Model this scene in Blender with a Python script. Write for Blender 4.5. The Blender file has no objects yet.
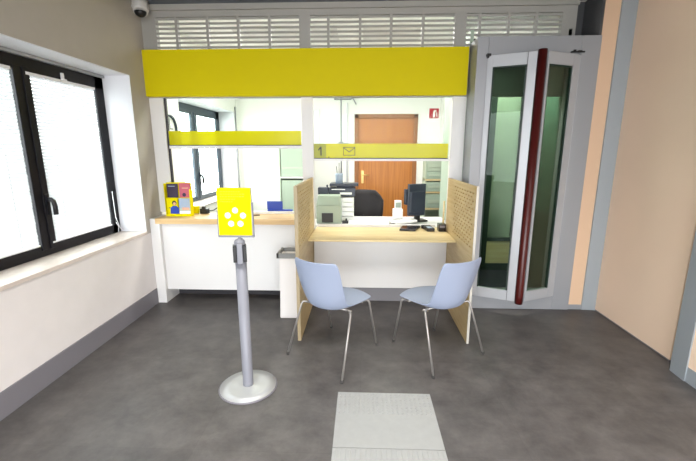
import bpy, bmesh, math, random
from mathutils import Vector, Matrix
random.seed(7)
SC = bpy.context.scene
COL = SC.collection

# ------------------------------------------------------------------ camera
F_PX, PITCH, YAW, ROLL = 380.345, 0.207, -0.037, -0.001
CAM = Vector((0, -3.117, 1.582))


def cam_dir(a, b):
    x, fw, up = a, 1.0, -b
    c, s = math.cos(PITCH), math.sin(PITCH)
    y, z = fw * c + up * s, -fw * s + up * c
    c, s = math.cos(YAW), math.sin(YAW)
    return Vector((x * c + y * s, -x * s + y * c, z))


fwd = cam_dir(0, 0).normalized()
rgt = (cam_dir(1, 0) - cam_dir(0, 0)).normalized()
upv = rgt.cross(fwd).normalized()
cd = bpy.data.cameras.new('camera')
cam = bpy.data.objects.new('camera', cd)
COL.objects.link(cam)
mw = Matrix((rgt, upv, -fwd)).transposed().to_4x4()
mw.translation = CAM
cam.matrix_world = mw
cd.sensor_width = 36
cd.lens = F_PX / 696 * 36
cd.clip_start = 0.05
SC.camera = cam

# ------------------------------------------------------------------ world, lights, exposure
SC.view_settings.view_transform = 'Standard'
SC.view_settings.look = 'None'
SC.view_settings.gamma = 1
SC.view_settings.use_curve_mapping = False
SC.view_settings.exposure = 0.0

W = bpy.data.worlds.new('sky')
SC.world = W
W.use_nodes = True
bg = W.node_tree.nodes['Background']
bg.inputs[0].default_value = (0.93, 0.965, 1.0, 1)
bg.inputs[1].default_value = 12.0


def area(name, loc, direction, sx, sy, power, col=(1, 1, 1), portal=False, spread=math.pi):
    d = bpy.data.lights.new(name, 'AREA')
    d.shape = 'RECTANGLE'
    d.size, d.size_y = sx, sy
    d.energy = power
    d.color = col
    d.spread = spread
    if portal:
        d.cycles.is_portal = True
    o = bpy.data.objects.new(name, d)
    COL.objects.link(o)
    o.location = loc
    o.rotation_euler = Vector(direction).to_track_quat('-Z', 'Y').to_euler()
    return o


area('portal_window', (-2.6, -0.355, 1.53), (1, 0, 0), 1.48, 1.8, 1, portal=True)
area('portal_office_window', (-2.6, 2.46, 1.53), (1, 0, 0), 1.48, 1.98, 1, portal=True)
area('portal_entrance', (0.1, -5.2, 1.25), (0, 1, 0), 4.2, 2.5, 1, portal=True)
WAIT_W, OFF_W = 28, 42
for x in (-0.75, 1.05):
    area('waiting_room_lamp', (x, -1.75, 2.93), (0, 0, -1), 0.55, 0.55, WAIT_W, (1, .98, .96), spread=2.0)
for x, y in ((-0.9, 1.8), (0.6, 1.8)):
    area('office_lamp', (x, y, 2.92), (0, 0, -1), 1.1, 0.55, OFF_W, (1, .99, .95))
area('side_office_fill', (1.85, 2.7, 2.9), (0, 0, -1), 0.5, 0.5, 26, (1, 1, .97))  # fill light added without a fixture, brightens the view through the glass door
area('vestibule_fill', (1.5, 1.05, 2.56), (0, 0, -1), 0.3, 0.3, 45, (1, 1, .97))  # added fill, no known source here; lifts the dark space behind the leaves


# ------------------------------------------------------------------ materials
def lin(c):
    return tuple(((x / 255) / 12.92 if x / 255 <= .04045 else (((x / 255) + .055) / 1.055) ** 2.4) for x in c) + (1,)


def mat(name, rgb, rough=.5, metal=0., spec=.5, emit=None, es=0., noise=0., nscale=8., bump=0., bscale=60., coat=0.):
    m = bpy.data.materials.new(name)
    m.use_nodes = True
    nt = m.node_tree
    p = nt.nodes['Principled BSDF']
    c = lin(rgb)
    p.inputs['Base Color'].default_value = c
    p.inputs['Roughness'].default_value = rough
    p.inputs['Metallic'].default_value = metal
    p.inputs['Specular IOR Level'].default_value = spec
    p.inputs['Coat Weight'].default_value = coat
    if emit:
        p.inputs['Emission Color'].default_value = lin(emit)
        p.inputs['Emission Strength'].default_value = es
    tc = nt.nodes.new('ShaderNodeTexCoord')
    if noise:
        n = nt.nodes.new('ShaderNodeTexNoise')
        n.inputs['Scale'].default_value = nscale
        n.inputs['Detail'].default_value = 5
        nt.links.new(tc.outputs['Object'], n.inputs['Vector'])
        r = nt.nodes.new('ShaderNodeMapRange')
        r.inputs[1].default_value = .3
        r.inputs[2].default_value = .7
        r.inputs[3].default_value = 1 - noise
        r.inputs[4].default_value = 1 + noise
        nt.links.new(n.outputs[0], r.inputs[0])
        h = nt.nodes.new('ShaderNodeHueSaturation')
        h.inputs['Color'].default_value = c
        nt.links.new(r.outputs[0], h.inputs['Value'])
        nt.links.new(h.outputs[0], p.inputs['Base Color'])
    if bump:
        n = nt.nodes.new('ShaderNodeTexNoise')
        n.inputs['Scale'].default_value = bscale
        nt.links.new(tc.outputs['Object'], n.inputs['Vector'])
        b = nt.nodes.new('ShaderNodeBump')
        b.inputs['Strength'].default_value = bump
        b.inputs['Distance'].default_value = .01
        nt.links.new(n.outputs[0], b.inputs['Height'])
        nt.links.new(b.outputs[0], p.inputs['Normal'])
    return m


def wood(name, a, b, scale=(1.5, 30, 30), rough=.4):
    m = mat(name, a, rough)
    nt = m.node_tree
    p = nt.nodes['Principled BSDF']
    tc = nt.nodes.new('ShaderNodeTexCoord')
    mp = nt.nodes.new('ShaderNodeMapping')
    mp.inputs['Scale'].default_value = scale
    n = nt.nodes.new('ShaderNodeTexNoise')
    n.inputs['Scale'].default_value = 1.0
    n.inputs['Detail'].default_value = 6
    n.inputs['Distortion'].default_value = .6
    r = nt.nodes.new('ShaderNodeValToRGB')
    r.color_ramp.elements[0].color = lin(b)
    r.color_ramp.elements[1].color = lin(a)
    r.color_ramp.elements[0].position = .32
    r.color_ramp.elements[1].position = .62
    nt.links.new(tc.outputs['Object'], mp.inputs[0])
    nt.links.new(mp.outputs[0], n.inputs['Vector'])
    nt.links.new(n.outputs[0], r.inputs[0])
    nt.links.new(r.outputs[0], p.inputs['Base Color'])
    return m


def glass(name, tint=(255, 255, 255), refl=1.0):
    m = bpy.data.materials.new(name)
    m.use_nodes = True
    nt = m.node_tree
    nt.nodes.remove(nt.nodes['Principled BSDF'])
    out = nt.nodes['Material Output']
    t = nt.nodes.new('ShaderNodeBsdfTransparent')
    t.inputs[0].default_value = lin(tint)
    g = nt.nodes.new('ShaderNodeBsdfGlossy')
    g.inputs['Roughness'].default_value = .02
    f = nt.nodes.new('ShaderNodeFresnel')
    f.inputs[0].default_value = 1.5
    ml = nt.nodes.new('ShaderNodeMath')
    ml.operation = 'MULTIPLY'
    ml.inputs[1].default_value = refl
    mx = nt.nodes.new('ShaderNodeMixShader')
    nt.links.new(f.outputs[0], ml.inputs[0])
    nt.links.new(ml.outputs[0], mx.inputs[0])
    nt.links.new(t.outputs[0], mx.inputs[1])
    nt.links.new(g.outputs[0], mx.inputs[2])
    nt.links.new(mx.outputs[0], out.inputs[0])
    return m


def film(name, rgb, alpha, rough=.25):
    """coloured film on glass: lets some light through, glows a little when the room behind is bright"""
    m = mat(name, rgb, rough)
    nt = m.node_tree
    p = nt.nodes['Principled BSDF']
    out = nt.nodes['Material Output']
    tl = nt.nodes.new('ShaderNodeBsdfTranslucent')
    tl.inputs[0].default_value = lin(rgb)
    tr = nt.nodes.new('ShaderNodeBsdfTransparent')
    tr.inputs[0].default_value = lin(rgb)
    m1 = nt.nodes.new('ShaderNodeMixShader')
    m1.inputs[0].default_value = .5
    m2 = nt.nodes.new('ShaderNodeMixShader')
    m2.inputs[0].default_value = alpha
    nt.links.new(p.outputs[0], m1.inputs[1])
    nt.links.new(tl.outputs[0], m1.inputs[2])
    nt.links.new(tr.outputs[0], m2.inputs[1])
    nt.links.new(m1.outputs[0], m2.inputs[2])
    nt.links.new(m2.outputs[0], out.inputs[0])
    return m


def slatmat(name):
    m = bpy.data.materials.new(name)
    m.use_nodes = True
    nt = m.node_tree
    nt.nodes.remove(nt.nodes['Principled BSDF'])
    out = nt.nodes['Material Output']
    d = nt.nodes.new('ShaderNodeBsdfDiffuse')
    t = nt.nodes.new('ShaderNodeBsdfTranslucent')
    d.inputs[0].default_value = (.8, .8, .82, 1)
    t.inputs[0].default_value = (.235, .24, .25, 1)
    a = nt.nodes.new('ShaderNodeMixShader')
    a.inputs[0].default_value = .5
    nt.links.new(d.outputs[0], a.inputs[1])
    nt.links.new(t.outputs[0], a.inputs[2])
    nt.links.new(a.outputs[0], out.inputs[0])
    return m


def floormat():
    m = mat('dark_resin_floor', (82, 79, 77), .42, spec=.4)
    nt = m.node_tree
    p = nt.nodes['Principled BSDF']
    tc = nt.nodes.new('ShaderNodeTexCoord')
    n1 = nt.nodes.new('ShaderNodeTexNoise')
    n1.inputs['Scale'].default_value = 4.6
    n1.inputs['Detail'].default_value = 9
    n1.inputs['Roughness'].default_value = .7
    n1.inputs['Distortion'].default_value = .15
    mp = nt.nodes.new('ShaderNodeMapping')
    mp.inputs['Scale'].default_value = (1, 1.1, 1)
    br = nt.nodes.new('ShaderNodeTexBrick')          # faint large slabs
    br.offset = 0
    br.inputs['Color1'].default_value = (.92, .92, .92, 1)
    br.inputs['Color2'].default_value = (1.08, 1.08, 1.08, 1)
    br.inputs['Mortar'].default_value = (.86, .86, .86, 1)
    br.inputs['Scale'].default_value = 1
    br.inputs['Mortar Size'].default_value = .0015
    br.inputs['Brick Width'].default_value = .9
    br.inputs['Row Height'].default_value = .46
    r = nt.nodes.new('ShaderNodeValToRGB')
    r.color_ramp.elements[0].color = lin((69, 66, 65))
    r.color_ramp.elements[1].color = lin((97, 93, 91))
    r.color_ramp.elements[0].position = .33
    r.color_ramp.elements[1].position = .68
    mx = nt.nodes.new('ShaderNodeMix')
    mx.data_type = 'RGBA'
    mx.blend_type = 'MULTIPLY'
    mx.inputs[0].default_value = .8
    nt.links.new(tc.outputs['Object'], mp.inputs[0])
    nt.links.new(mp.outputs[0], n1.inputs['Vector'])
    nt.links.new(tc.outputs['Object'], br.inputs['Vector'])
    nt.links.new(n1.outputs[0], r.inputs[0])
    nt.links.new(r.outputs[0], mx.inputs[6])
    nt.links.new(br.outputs[0], mx.inputs[7])
    nt.links.new(mx.outputs[2], p.inputs['Base Color'])
    rr = nt.nodes.new('ShaderNodeMapRange')
    rr.inputs[3].default_value = .34
    rr.inputs[4].default_value = .55
    nt.links.new(n1.outputs[0], rr.inputs[0])
    nt.links.new(rr.outputs[0], p.inputs['Roughness'])
    return m


MT = dict(
    tilepave=mat('pale_pavement', (176, 172, 166), .8, noise=.06),
    floor=floormat(),
    wall=mat('warm_grey_plaster', (224, 218, 216), .8, bump=.08, bscale=150, noise=.02),
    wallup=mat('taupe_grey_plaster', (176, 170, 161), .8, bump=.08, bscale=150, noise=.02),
    white=mat('white_laminate', (226, 224, 222), .45),
    paint=mat('white_office_paint', (240, 240, 234), .8),
    reveal=mat('white_reveal_paint', (220, 221, 226), .7),
    sill=mat('pale_marble', (212, 199, 189), .25, noise=.08, nscale=9),
    recess=mat('dark_grey_metal', (84, 84, 86), .4, metal=.3),
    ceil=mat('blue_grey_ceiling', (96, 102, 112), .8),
    oceil=mat('office_ceiling', (245, 245, 240), .8),
    base=mat('grey_skirting', (120, 117, 123), .5),
    beige=mat('pinkish_beige_panel', (243, 216, 190), .6, noise=.015, nscale=2.5),
    peach=mat('peach_panel', (218, 185, 154), .55),
    alu=mat('grey_aluminium', (154, 156, 160), .42, metal=.25),
    alu2=mat('light_grey_frame', (176, 178, 182), .4, metal=.2),
    strip=mat('blue_grey_strip', (158, 165, 170), .45, metal=.2),
    dkframe=mat('dark_window_frame', (18, 16, 22), .5, spec=.25),
    teal=mat('slate_window_frame', (62, 74, 86), .45),
    handle=mat('black_handle', (20, 20, 26), .35),
    slat=slatmat('white_blind_slat'),
    cord=mat('pale_cord', (225, 225, 228), .7),
    yellow=mat('yellow_laminate', (208, 192, 0), .6, spec=.15),
    yedge=mat('pale_band_edge', (190, 180, 140), .5),
    film=film('yellow_film', (222, 216, 0), .80),
    film2=film('olive_yellow_film', (190, 190, 60), .82),
    oliveink=mat('olive_print', (160, 148, 10), .5),
    ink=mat('dark_print', (52, 54, 40), .5),
    glass=glass('clear_glass', (248, 252, 250), .08),
    ggreen=glass('green_tinted_glass', (205, 216, 206), .25),
    grille=mat('grey_louvre', (160, 158, 152), .5),
    oak=wood('light_oak_worktop', (220, 188, 138), (202, 166, 114), (1.2, 26, 26)),
    birch=wood('birch_plywood', (206, 183, 136), (190, 163, 113), (6, 3, 40)),
    birchd=mat('perforation_edge', (182, 152, 102), .6),
    desk=wood('pale_birch_desk', (230, 210, 160), (216, 192, 138), (2, 30, 30)),
    edge2=mat('birch_edge', (158, 142, 112), .5),
    edge=mat('pale_edge_strip', (190, 186, 176), .5),
    kick=mat('grey_kickboard', (122, 120, 124), .5),
    dark=mat('dark_plinth', (48, 46, 50), .6),
    brown=wood('honey_brown_door', (192, 122, 54), (172, 104, 42), (40, 40, 1.4)),
    brownf=mat('brown_door_frame', (150, 98, 56), .5),
    brass=mat('brass', (225, 190, 120), .3, metal=.8),
    red=mat('dark_red_rubber', (74, 16, 14), .35),
    navy=mat('navy_mat', (24, 28, 40), .7),
    dgreen=mat('dark_green_frame', (26, 48, 38), .5),
    boothw=mat('pale_green_wall', (176, 192, 174), .6),
    boothk=mat('dark_green_kick_panel', (44, 64, 52), .6),
    boothd=mat('mid_green_kick_panel', (62, 92, 74), .6),
    chair=mat('pale_blue_plastic', (148, 158, 180), .5, spec=.4),
    chrome=mat('satin_steel', (158, 154, 150), .35, metal=.6),
    foot=mat('grey_foot_cap', (70, 68, 66), .6),
    post=mat('silver_grey_post', (128, 129, 137), .5, metal=.1),
    disc=mat('polished_steel_disc', (176, 177, 176), .38, metal=.3),
    black=mat('black_plastic', (18, 18, 20), .4),
    blacks=mat('black_gloss', (26, 20, 24), .25),
    mesh=mat('black_chair_mesh', (38, 34, 36), .7),
    tile=mat('light_grey_tactile_tile', (151, 152, 150), .6, noise=.03, nscale=20),
    binrim=mat('grey_bin_rim', (128, 128, 126), .45),
    bag=mat('white_bin_body', (226, 222, 220), .5),
    sign=mat('bright_yellow_paper', (226, 212, 0), .8, spec=.1),
    paper=mat('white_paper', (246, 246, 242), .6),
    oldpl=mat('grey_green_plastic', (156, 170, 152), .5),
    navypl=mat('dark_blue_plastic', (34, 42, 58), .4),
    cab=mat('pale_green_cabinet', (184, 196, 174), .5),
    cabg=mat('grey_green_box_files', (170, 186, 166), .5),
    blue=mat('blue_plastic', (34, 66, 168), .4),
    purple=mat('dark_purple_print', (52, 34, 62), .4),
    pink=mat('pink_print', (196, 92, 110), .4),
    skyp=mat('pale_grey_blue_print', (160, 176, 196), .4),
    skin=mat('skin_tone_print', (216, 168, 140), .5),
    redp=mat('red_sign_print', (176, 36, 50), .5),
    camw=mat('camera_housing', (206, 204, 200), .4),
    emit=mat('lamp_diffuser', (255, 255, 255), .5, emit=(255, 252, 244), es=3.0),
)


# ------------------------------------------------------------------ mesh helpers
class MB:
    def __init__(s):
        s.v, s.f, s.m, s.sm, s.cur, s.mats = [], [], [], [], 0, []

    def use(s, key):
        m = MT[key]
        if m not in s.mats:
            s.mats.append(m)
        s.cur = s.mats.index(m)
        return s

    def face(s, idx, smooth=False):
        s.f.append(tuple(idx))
        s.m.append(s.cur)
        s.sm.append(smooth)

    def add(s, vs, fs, smooth=False):
        b = len(s.v)
        s.v += [Vector(p) for p in vs]
        for f in fs:
            s.face([b + i for i in f], smooth)
        return s

    def hexa(s, p):
        # p: 8 corners, bottom 0-3 counter-clockwise seen from above, top 4-7
        return s.add(p, [(3, 2, 1, 0), (4, 5, 6, 7), (0, 1, 5, 4), (1, 2, 6, 5), (2, 3, 7, 6), (3, 0, 4, 7)])

    def box(s, a, b):
        x0, x1 = sorted((a[0], b[0]))
        y0, y1 = sorted((a[1], b[1]))
        z0, z1 = sorted((a[2], b[2]))
        return s.hexa([(x0, y0, z0), (x1, y0, z0), (x1, y1, z0), (x0, y1, z0), (x0, y0, z1), (x1, y0, z1), (x1, y1, z1), (x0, y1, z1)])

    def prism(s, poly, z0, z1):
        n = len(poly)
        vs = [(x, y, z0) for x, y in poly] + [(x, y, z1) for x, y in poly]
        fs = [tuple(reversed(range(n))), tuple(range(n, 2 * n))] + [(i, (i + 1) % n, n + (i + 1) % n, n + i) for i in range(n)]
        return s.add(vs, fs)

    def obox(s, c, ux, uy, uz, hx, hy, hz):
        c, ux, uy, uz = Vector(c), Vector(ux), Vector(uy), Vector(uz)
        g = lambda i, j, k: c + ux * hx * i + uy * hy * j + uz * hz * k
        return s.hexa([g(-1, -1, -1), g(1, -1, -1), g(1, 1, -1), g(-1, 1, -1), g(-1, -1, 1), g(1, -1, 1), g(1, 1, 1), g(-1, 1, 1)])

    def tube(s, pts, r, n=12, cap=True, radii=None):
        pts = [Vector(p) for p in pts]
        b = len(s.v)
        up = None
        for i, p in enumerate(pts):
            t = (pts[min(i + 1, len(pts) - 1)] - pts[max(i - 1, 0)]).normalized()
            if up is None:
                up = t.orthogonal().normalized()
            else:
                up = (up - t * up.dot(t)).normalized()
            w = t.cross(up)
            rr = radii[i] if radii else r
            for k in range(n):
                a = 2 * math.pi * k / n
                s.v.append(p + (up * math.cos(a) + w * math.sin(a)) * rr)
        for i in range(len(pts) - 1):
            for k in range(n):
                k2 = (k + 1) % n
                s.face((b + i * n + k, b + i * n + k2, b + (i + 1) * n + k2, b + (i + 1) * n + k), True)
        if cap:
            s.face([b + k for k in reversed(range(n))])
            s.face([b + (len(pts) - 1) * n + k for k in range(n)])
        return s

    def lathe(s, c, prof, n=40):
        c = Vector(c)
        b = len(s.v)
        for r, z in prof:
            for k in range(n):
                a = 2 * math.pi * k / n
                s.v.append(c + Vector((r * math.cos(a), r * math.sin(a), z)))
        for i in range(len(prof) - 1):
            for k in range(n):
                k2 = (k + 1) % n
                s.face((b + i * n + k, b + i * n + k2, b + (i + 1) * n + k2, b + (i + 1) * n + k), True)
        s.face([b + k for k in reversed(range(n))])
        s.face([b + (len(prof) - 1) * n + k for k in range(n)])
        return s

    def build(s, name, parent=None, key=None, bevel=0., **kw):
        org = Vector(parent.matrix_basis.translation) if parent is not None and not parent.get('_local') else Vector((0, 0, 0))
        if parent is not None and parent.parent is not None and not parent.get('_local'):
            org = org + Vector(parent.parent.matrix_basis.translation)
        me = bpy.data.meshes.new(name)
        me.from_pydata([v - org for v in s.v], [], s.f)
        for m in (s.mats or [MT[key]]):
            me.materials.append(m)
        me.polygons.foreach_set('material_index', s.m)
        me.polygons.foreach_set('use_smooth', s.sm)
        me.update()
        o = bpy.data.objects.new(name, me)
        COL.objects.link(o)
        if parent is not None:
            o.parent = parent
            if parent.get('_local'):
                o['_local'] = 1
        if bevel:
            bv = o.modifiers.new('bevel', 'BEVEL')
            bv.width = bevel
            bv.segments = 2
            bv.limit_method = 'ANGLE'
        tag(o, **kw)
        return o


def tag(o, label=None, cat=None, group=None, kind=None):
    if label:
        o['label'] = label
    if cat:
        o['category'] = cat
    if group:
        o['group'] = group
    if kind:
        o['kind'] = kind
    return o


def thing(name, label, cat, loc, group=None, local=False, rz=0.):
    o = bpy.data.objects.new(name, None)
    COL.objects.link(o)
    o.location = loc
    o.rotation_euler = (0, 0, rz)
    o.empty_display_size = .1
    if local:
        o['_local'] = 1
    return tag(o, label, cat, group)


def struct_root(name, loc=(0, 0, 0)):
    o = bpy.data.objects.new(name, None)
    COL.objects.link(o)
    o.location = loc
    o['kind'] = 'structure'
    return o


def B(key, *boxes):
    m = MB().use(key)
    for a, b in boxes:
        m.box(a, b)
    return m


# ------------------------------------------------------------------ setting
XL, XR, YP, ZC = -2.158, 2.363, .84, 2.95
B('floor', ((-2.45, -5.3, -.06), (2.7, 4.0, 0))).build('floor', kind='structure')
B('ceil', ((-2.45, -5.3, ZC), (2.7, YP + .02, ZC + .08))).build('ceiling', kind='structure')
B('oceil', ((-2.45, YP + .02, ZC), (2.7, 3.75, ZC + .08))).build('ceiling_office', kind='structure')
# left wall in two thick leaves around the openings
wy0, wy1, wz0, wz1 = -1.25, .54, .79, 2.265
vy0, vy1, vz0, vz1 = 1.47, 3.45, .84, 2.215
m = MB().use('wall')
X0 = -2.5
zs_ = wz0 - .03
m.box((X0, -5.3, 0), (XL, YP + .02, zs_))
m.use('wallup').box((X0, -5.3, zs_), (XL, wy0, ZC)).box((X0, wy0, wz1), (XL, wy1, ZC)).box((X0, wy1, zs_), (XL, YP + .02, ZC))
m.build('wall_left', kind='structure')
m = MB().use('paint')
m.box((X0, YP + .02, 0), (XL, vy0, ZC)).box((X0, vy0, 0), (XL, vy1, vz0)).box((X0, vy0, vz1), (XL, vy1, ZC)).box((X0, vy1, 0), (XL, 3.75, ZC))
m.build('wall_left_office', kind='structure')
m = MB().use('paint')
m.box((XL, 3.6, 0), (-.10, 3.75, ZC)).box((.905, 3.6, 0), (1.31, 3.75, ZC)).box((-.10, 3.6, 2.16), (.905, 3.75, ZC))
m.build('wall_back', kind='structure')
B('paint', ((1.31, 2.45, 0), (1.42, 3.75, ZC)), ((1.42, 3.3, 0), (2.6, 3.4, ZC))).build('wall_right_office', kind='structure')
B('wall', ((-2.5, -5.4, 0), (-2.0, -5.25, ZC)), ((2.2, -5.4, 0), (2.6, -5.25, ZC)), ((-2.0, -5.4, 2.5), (2.2, -5.25, ZC))).build('wall_rear', kind='structure')
B('alu', ((-2.0, -5.36, 0), (-1.94, -5.3, 2.5)), ((-.63, -5.36, 0), (-.57, -5.3, 2.5)), ((.77, -5.36, 0), (.83, -5.3, 2.5)), ((2.14, -5.36, 0), (2.2, -5.3, 2.5))).build('window_3', kind='structure')
# right wall: beige panels in grey uprights
m = MB().use('beige').box((XR, -.38, .012), (XR + .1, .60, ZC)).use('base').box((XR + .002, -.38, 0), (XR + .1, .60, .012))
m.use('beige').box((2.272, -2.9, .11), (2.40, -.63, ZC)).use('strip').box((2.270, -5.3, 0), (2.41, -.63, .11)).use('beige').box((2.272, -5.3, .11), (2.4, -3.0, ZC))
m.build('wall_right', kind='structure')
m = MB().use('strip').prism([(XR + .01, -.38), (2.272, -.50), (2.262, -.64), (2.42, -.64), (2.42, -.38)], 0, ZC)
m.build('trim_1', kind='structure')
B('strip', ((2.262, -3.0, 0), (2.4, -2.9, ZC))).build('trim_4', kind='structure')
m = MB().use('strip').prism([(2.235, .585), (XR + .01, .575), (XR + .01, .70), (2.235, .70)], 0, ZC)
m.build('trim_2', kind='structure')
m = MB().use('peach').box((2.10, .60, .05), (2.236, .70, ZC)).use('alu').box((2.08, .595, 0), (2.236, .70, .05)).box((2.08, .6, 0), (2.10, .90, 2.57)).use('recess').box((2.08, .6, 2.57), (2.10, .90, ZC))
m.build('trim_3', kind='structure')
B('base', ((XL, -5.2, 0), (XL + .012, .60, .165))).build('baseboard_left', bevel=.003, kind='structure')


B('tilepave', ((-14, -16, -.12), (12, -5.42, -.05)), ((-14, -5.42, -.12), (-2.52, 12, -.05))).build('ground', kind='structure')


# windows ------------------------------------------------------------
def window(name, y0, y1, z0, z1, mul0, mul1, key, stile, xg, left_open):
    r = struct_root(name, (-2.43, (y0 + y1) / 2, z0))
    k = MB().use(key)
    xa, xb = xg - .012, xg + .012
    k.box((xa, y0, z0), (xb, y0 + stile, z1)).box((xa, y1 - stile, z0), (xb, y1, z1))
    k.box((xa, y0, z0), (xb, y1, z0 + .085)).box((xa, y0, z1 - .13), (xb, y1, z1))
    k.build('window_frame', r, bevel=.004)
    k = MB().use(key).box((xa, mul0, z0 + .05), (xb + .012, mul1, z1 - .1))
    k.box((xb, (mul0 + mul1) / 2 + .004, z0 + .05), (xb + .022, mul1 - .006, z1 - .1))
    k.build('mullion', r, bevel=.004)
    MB().use('glass').box((xg - .03, y0 + stile * .6, z0 + .06), (xg - .024, y1 - stile * .6, z1 - .1)).build('glass_pane', r)
    ym = (mul0 + mul1) / 2 + .03
    h = MB().use('handle').box((xb + .02, ym - .016, 1.10), (xb + .032, ym + .016, 1.26))
    h.tube([(xb + .03, ym, 1.22), (xb + .055, ym, 1.22), (xb + .062, ym + .012, 1.205), (xb + .064, ym + .02, 1.16), (xb + .062, ym + .02, 1.10)], .017, 12)
    h.build('window_handle', r)
    return r


w1 = window('window_1', wy0, wy1, wz0, wz1, -.42, -.29, 'dkframe', .115, -2.43, 0)
B('reveal', ((-2.43, wy0 - .0, wz1 - .004), (XL + .001, wy1, wz1 + .0)), ((-2.43, wy1 - .004, wz0), (XL + .001, wy1, wz1)), ((-2.43, wy0, wz0), (XL + .001, wy0 + .004, wz1))).build('window_reveal', w1)
B('sill', ((-2.47, wy0, wz0 - .03), (XL + .012, wy1 - .004, wz0))).build('window_sill', w1, bevel=.003)
B('alu', ((-2.418, wy0 + .01, wz1 - .03), (-2.39, wy1 - .01, wz1 - .006))).build('head_grey_strip', w1)  # thin grey strip across the window head
MB().use('cord').box((-2.416, .02, 2.13), (-2.40, .045, 2.19)).box((-2.416, .03, 2.12), (-2.395, .065, 2.145)).build('window_catch', w1, bevel=.003)
w2 = window('window_2', vy0, vy1, vz0, vz1, 2.345, 2.515, 'teal', .155, -2.43, 0)
B('reveal', ((-2.43, vy0, vz1 - .004), (XL + .001, vy1, vz1)), ((-2.43, vy1 - .004, vz0), (XL + .001, vy1, vz1))).build('window_reveal', w2)
B('sill', ((-2.47, vy0, vz0 - .001), (XL + .015, vy1 - .004, vz0 + .02))).build('window_sill', w2)


def blind(y0, y1, z0, z1, label, ragged):
    x = -2.405
    t = thing('venetian_blind', label, 'blind', (x, (y0 + y1) / 2, z1), 'white venetian blinds in the waiting room window')
    k = MB().use('slat')
    n = int((z1 - z0) / .0245)
    for i in range(n):
        z = z1 - .02 - i * .0245
        a = math.radians(72)
        hw = .0125
        e0 = y0 + random.uniform(-.004, .004)
        e1 = y1 + random.uniform(-.002, .002)
        dx, dz = hw * math.cos(a), hw * math.sin(a)
        # gently crowned slat, room edge low
        vs = []
        for y in (e0, e1):
            vs += [(x - dx, y, z + dz), (x + .003, y, z + .002), (x + dx, y, z - dz)]
        k.add(vs, [(0, 3, 4, 1), (1, 4, 5, 2)])
    k.build('slats', t)
    B('cord', ((x - .012, y0, z1 - .012), (x + .014, y1, z1 + .008))).build('headrail', t)
    B('cord', ((x - .01, y0, z0 - .006), (x + .012, y1, z0 + .006))).build('bottom_rail', t)
    for f in (.22, .78):
        y = y0 + (y1 - y0) * f
        MB().use('cord').tube([(x + .015, y, z1), (x + .015, y, z0)], .0016, 6).build('ladder_cord', t)
    return t


blind(-.330, .380, .885, 2.125, 'white slatted blind covering the right-hand pane of the dark framed window', 1)
blind(-1.14, -.452, .885, 2.135, 'white slatted blind covering the left-hand pane, cut by the picture edge', 0)
k = MB().use('cord').tube([(-2.386, .43, 1.2), (-2.386, .435, .95), (-2.38, .47, .84), (-2.37, .50, .80)], .003, 6)
k.tube([(-2.384, .428, .90), (-2.382, .455, .86), (-2.38, .44, .80)], .003, 6)
tag(k.build('blind_cord'), 'white blind pull cord hanging at the lower right corner of the dark window', 'cord')

# ------------------------------------------------------------------ partition between hall and office
for nm, key, bx in (
        ('trim_6', 'white', ((XL, YP, .94), (-2.02, .90, 2.10))),
        ('trim_7', 'white', ((-.616, YP, 0), (-.500, .90, 2.10))),
        ('trim_8', 'white', ((.888, YP, 0), (.993, .90, 2.10))),
        ('trim_9', 'white', ((.993, YP + .01, 0), (1.02, .90, 2.57))),
        ('beam', 'grille', ((XL, YP, 2.10), (1.99, .90, 2.545))),
        ('beam', 'grille', ((XL, YP, 2.845), (1.99, .90, ZC))),
        ('trim_10', 'grille', ((XL, YP, 2.545), (-2.02, .90, 2.845))),
        ('trim_11', 'grille', ((-.617, YP, 2.545), (-.511, .90, 2.845))),
        ('trim_12', 'grille', ((.865, YP, 2.545), (.975, .90, 2.845))),
        ('trim_13', 'grille', ((1.86, YP, 2.545), (1.99, .90, 2.845))),
        ('trim_14', 'grille', ((XL, YP - .03, 2.90), (1.99, YP, ZC)))):
    B(key, bx).build(nm, kind='structure')
B('recess', ((1.99, .90, 2.5), (2.10, .93, ZC))).build('wall_recess', kind='structure')
B('dark', ((-2.02, .86, .91), (-2.005, .895, 2.10))).build('trim_5', kind='structure')


def louvre(x0, x1, z0, divs, label):
    t = thing('louvre_panel', label, 'grille', ((x0 + x1) / 2, .87, z0), 'louvred vent panels above the yellow band')
    k = MB().use('grille')
    n = int(round((2.845 - z0) / .043))
    for i in range(n + 1):
        z = 2.845 - .012 - i * .043
        if z < z0 + .004:
            break
        # slats tipped so that the room edge sits lower
        k.hexa([(x0, .846, z - .012), (x1, .846, z - .012), (x1, .886, z - .004), (x0, .886, z - .004),
                (x0, .846, z + .008), (x1, .846, z + .008), (x1, .886, z + .012), (x0, .886, z + .012)])
    k.build('slats', t)
    for d in divs:
        B('grille', ((d - .012, YP + .001, z0), (d + .012, .888, 2.845))).build('mullion', t)
    return t


louvre(-2.02, -.617, 2.545, (-1.818, -1.512, -1.21, -.906), 'grey louvred vent panel above the left half of the yellow band')
louvre(-.511, .865, 2.545, (-.336, -.03, .266, .569), 'grey louvred vent panel above the right half of the yellow band')
louvre(.975, 1.86, 2.57, (1.10, 1.37, 1.625), 'shorter grey louvred vent panel above the folding glass door')

m = MB().use('yellow').box((-2.150, .775, 2.108), (.999, .839, 2.54))
m.use('yedge').box((-2.154, .777, 2.109), (-2.150, .838, 2.539))
tag(m.build('fascia_band', bevel=.002), 'long plain yellow fascia band running above both counter openings', 'fascia')


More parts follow.
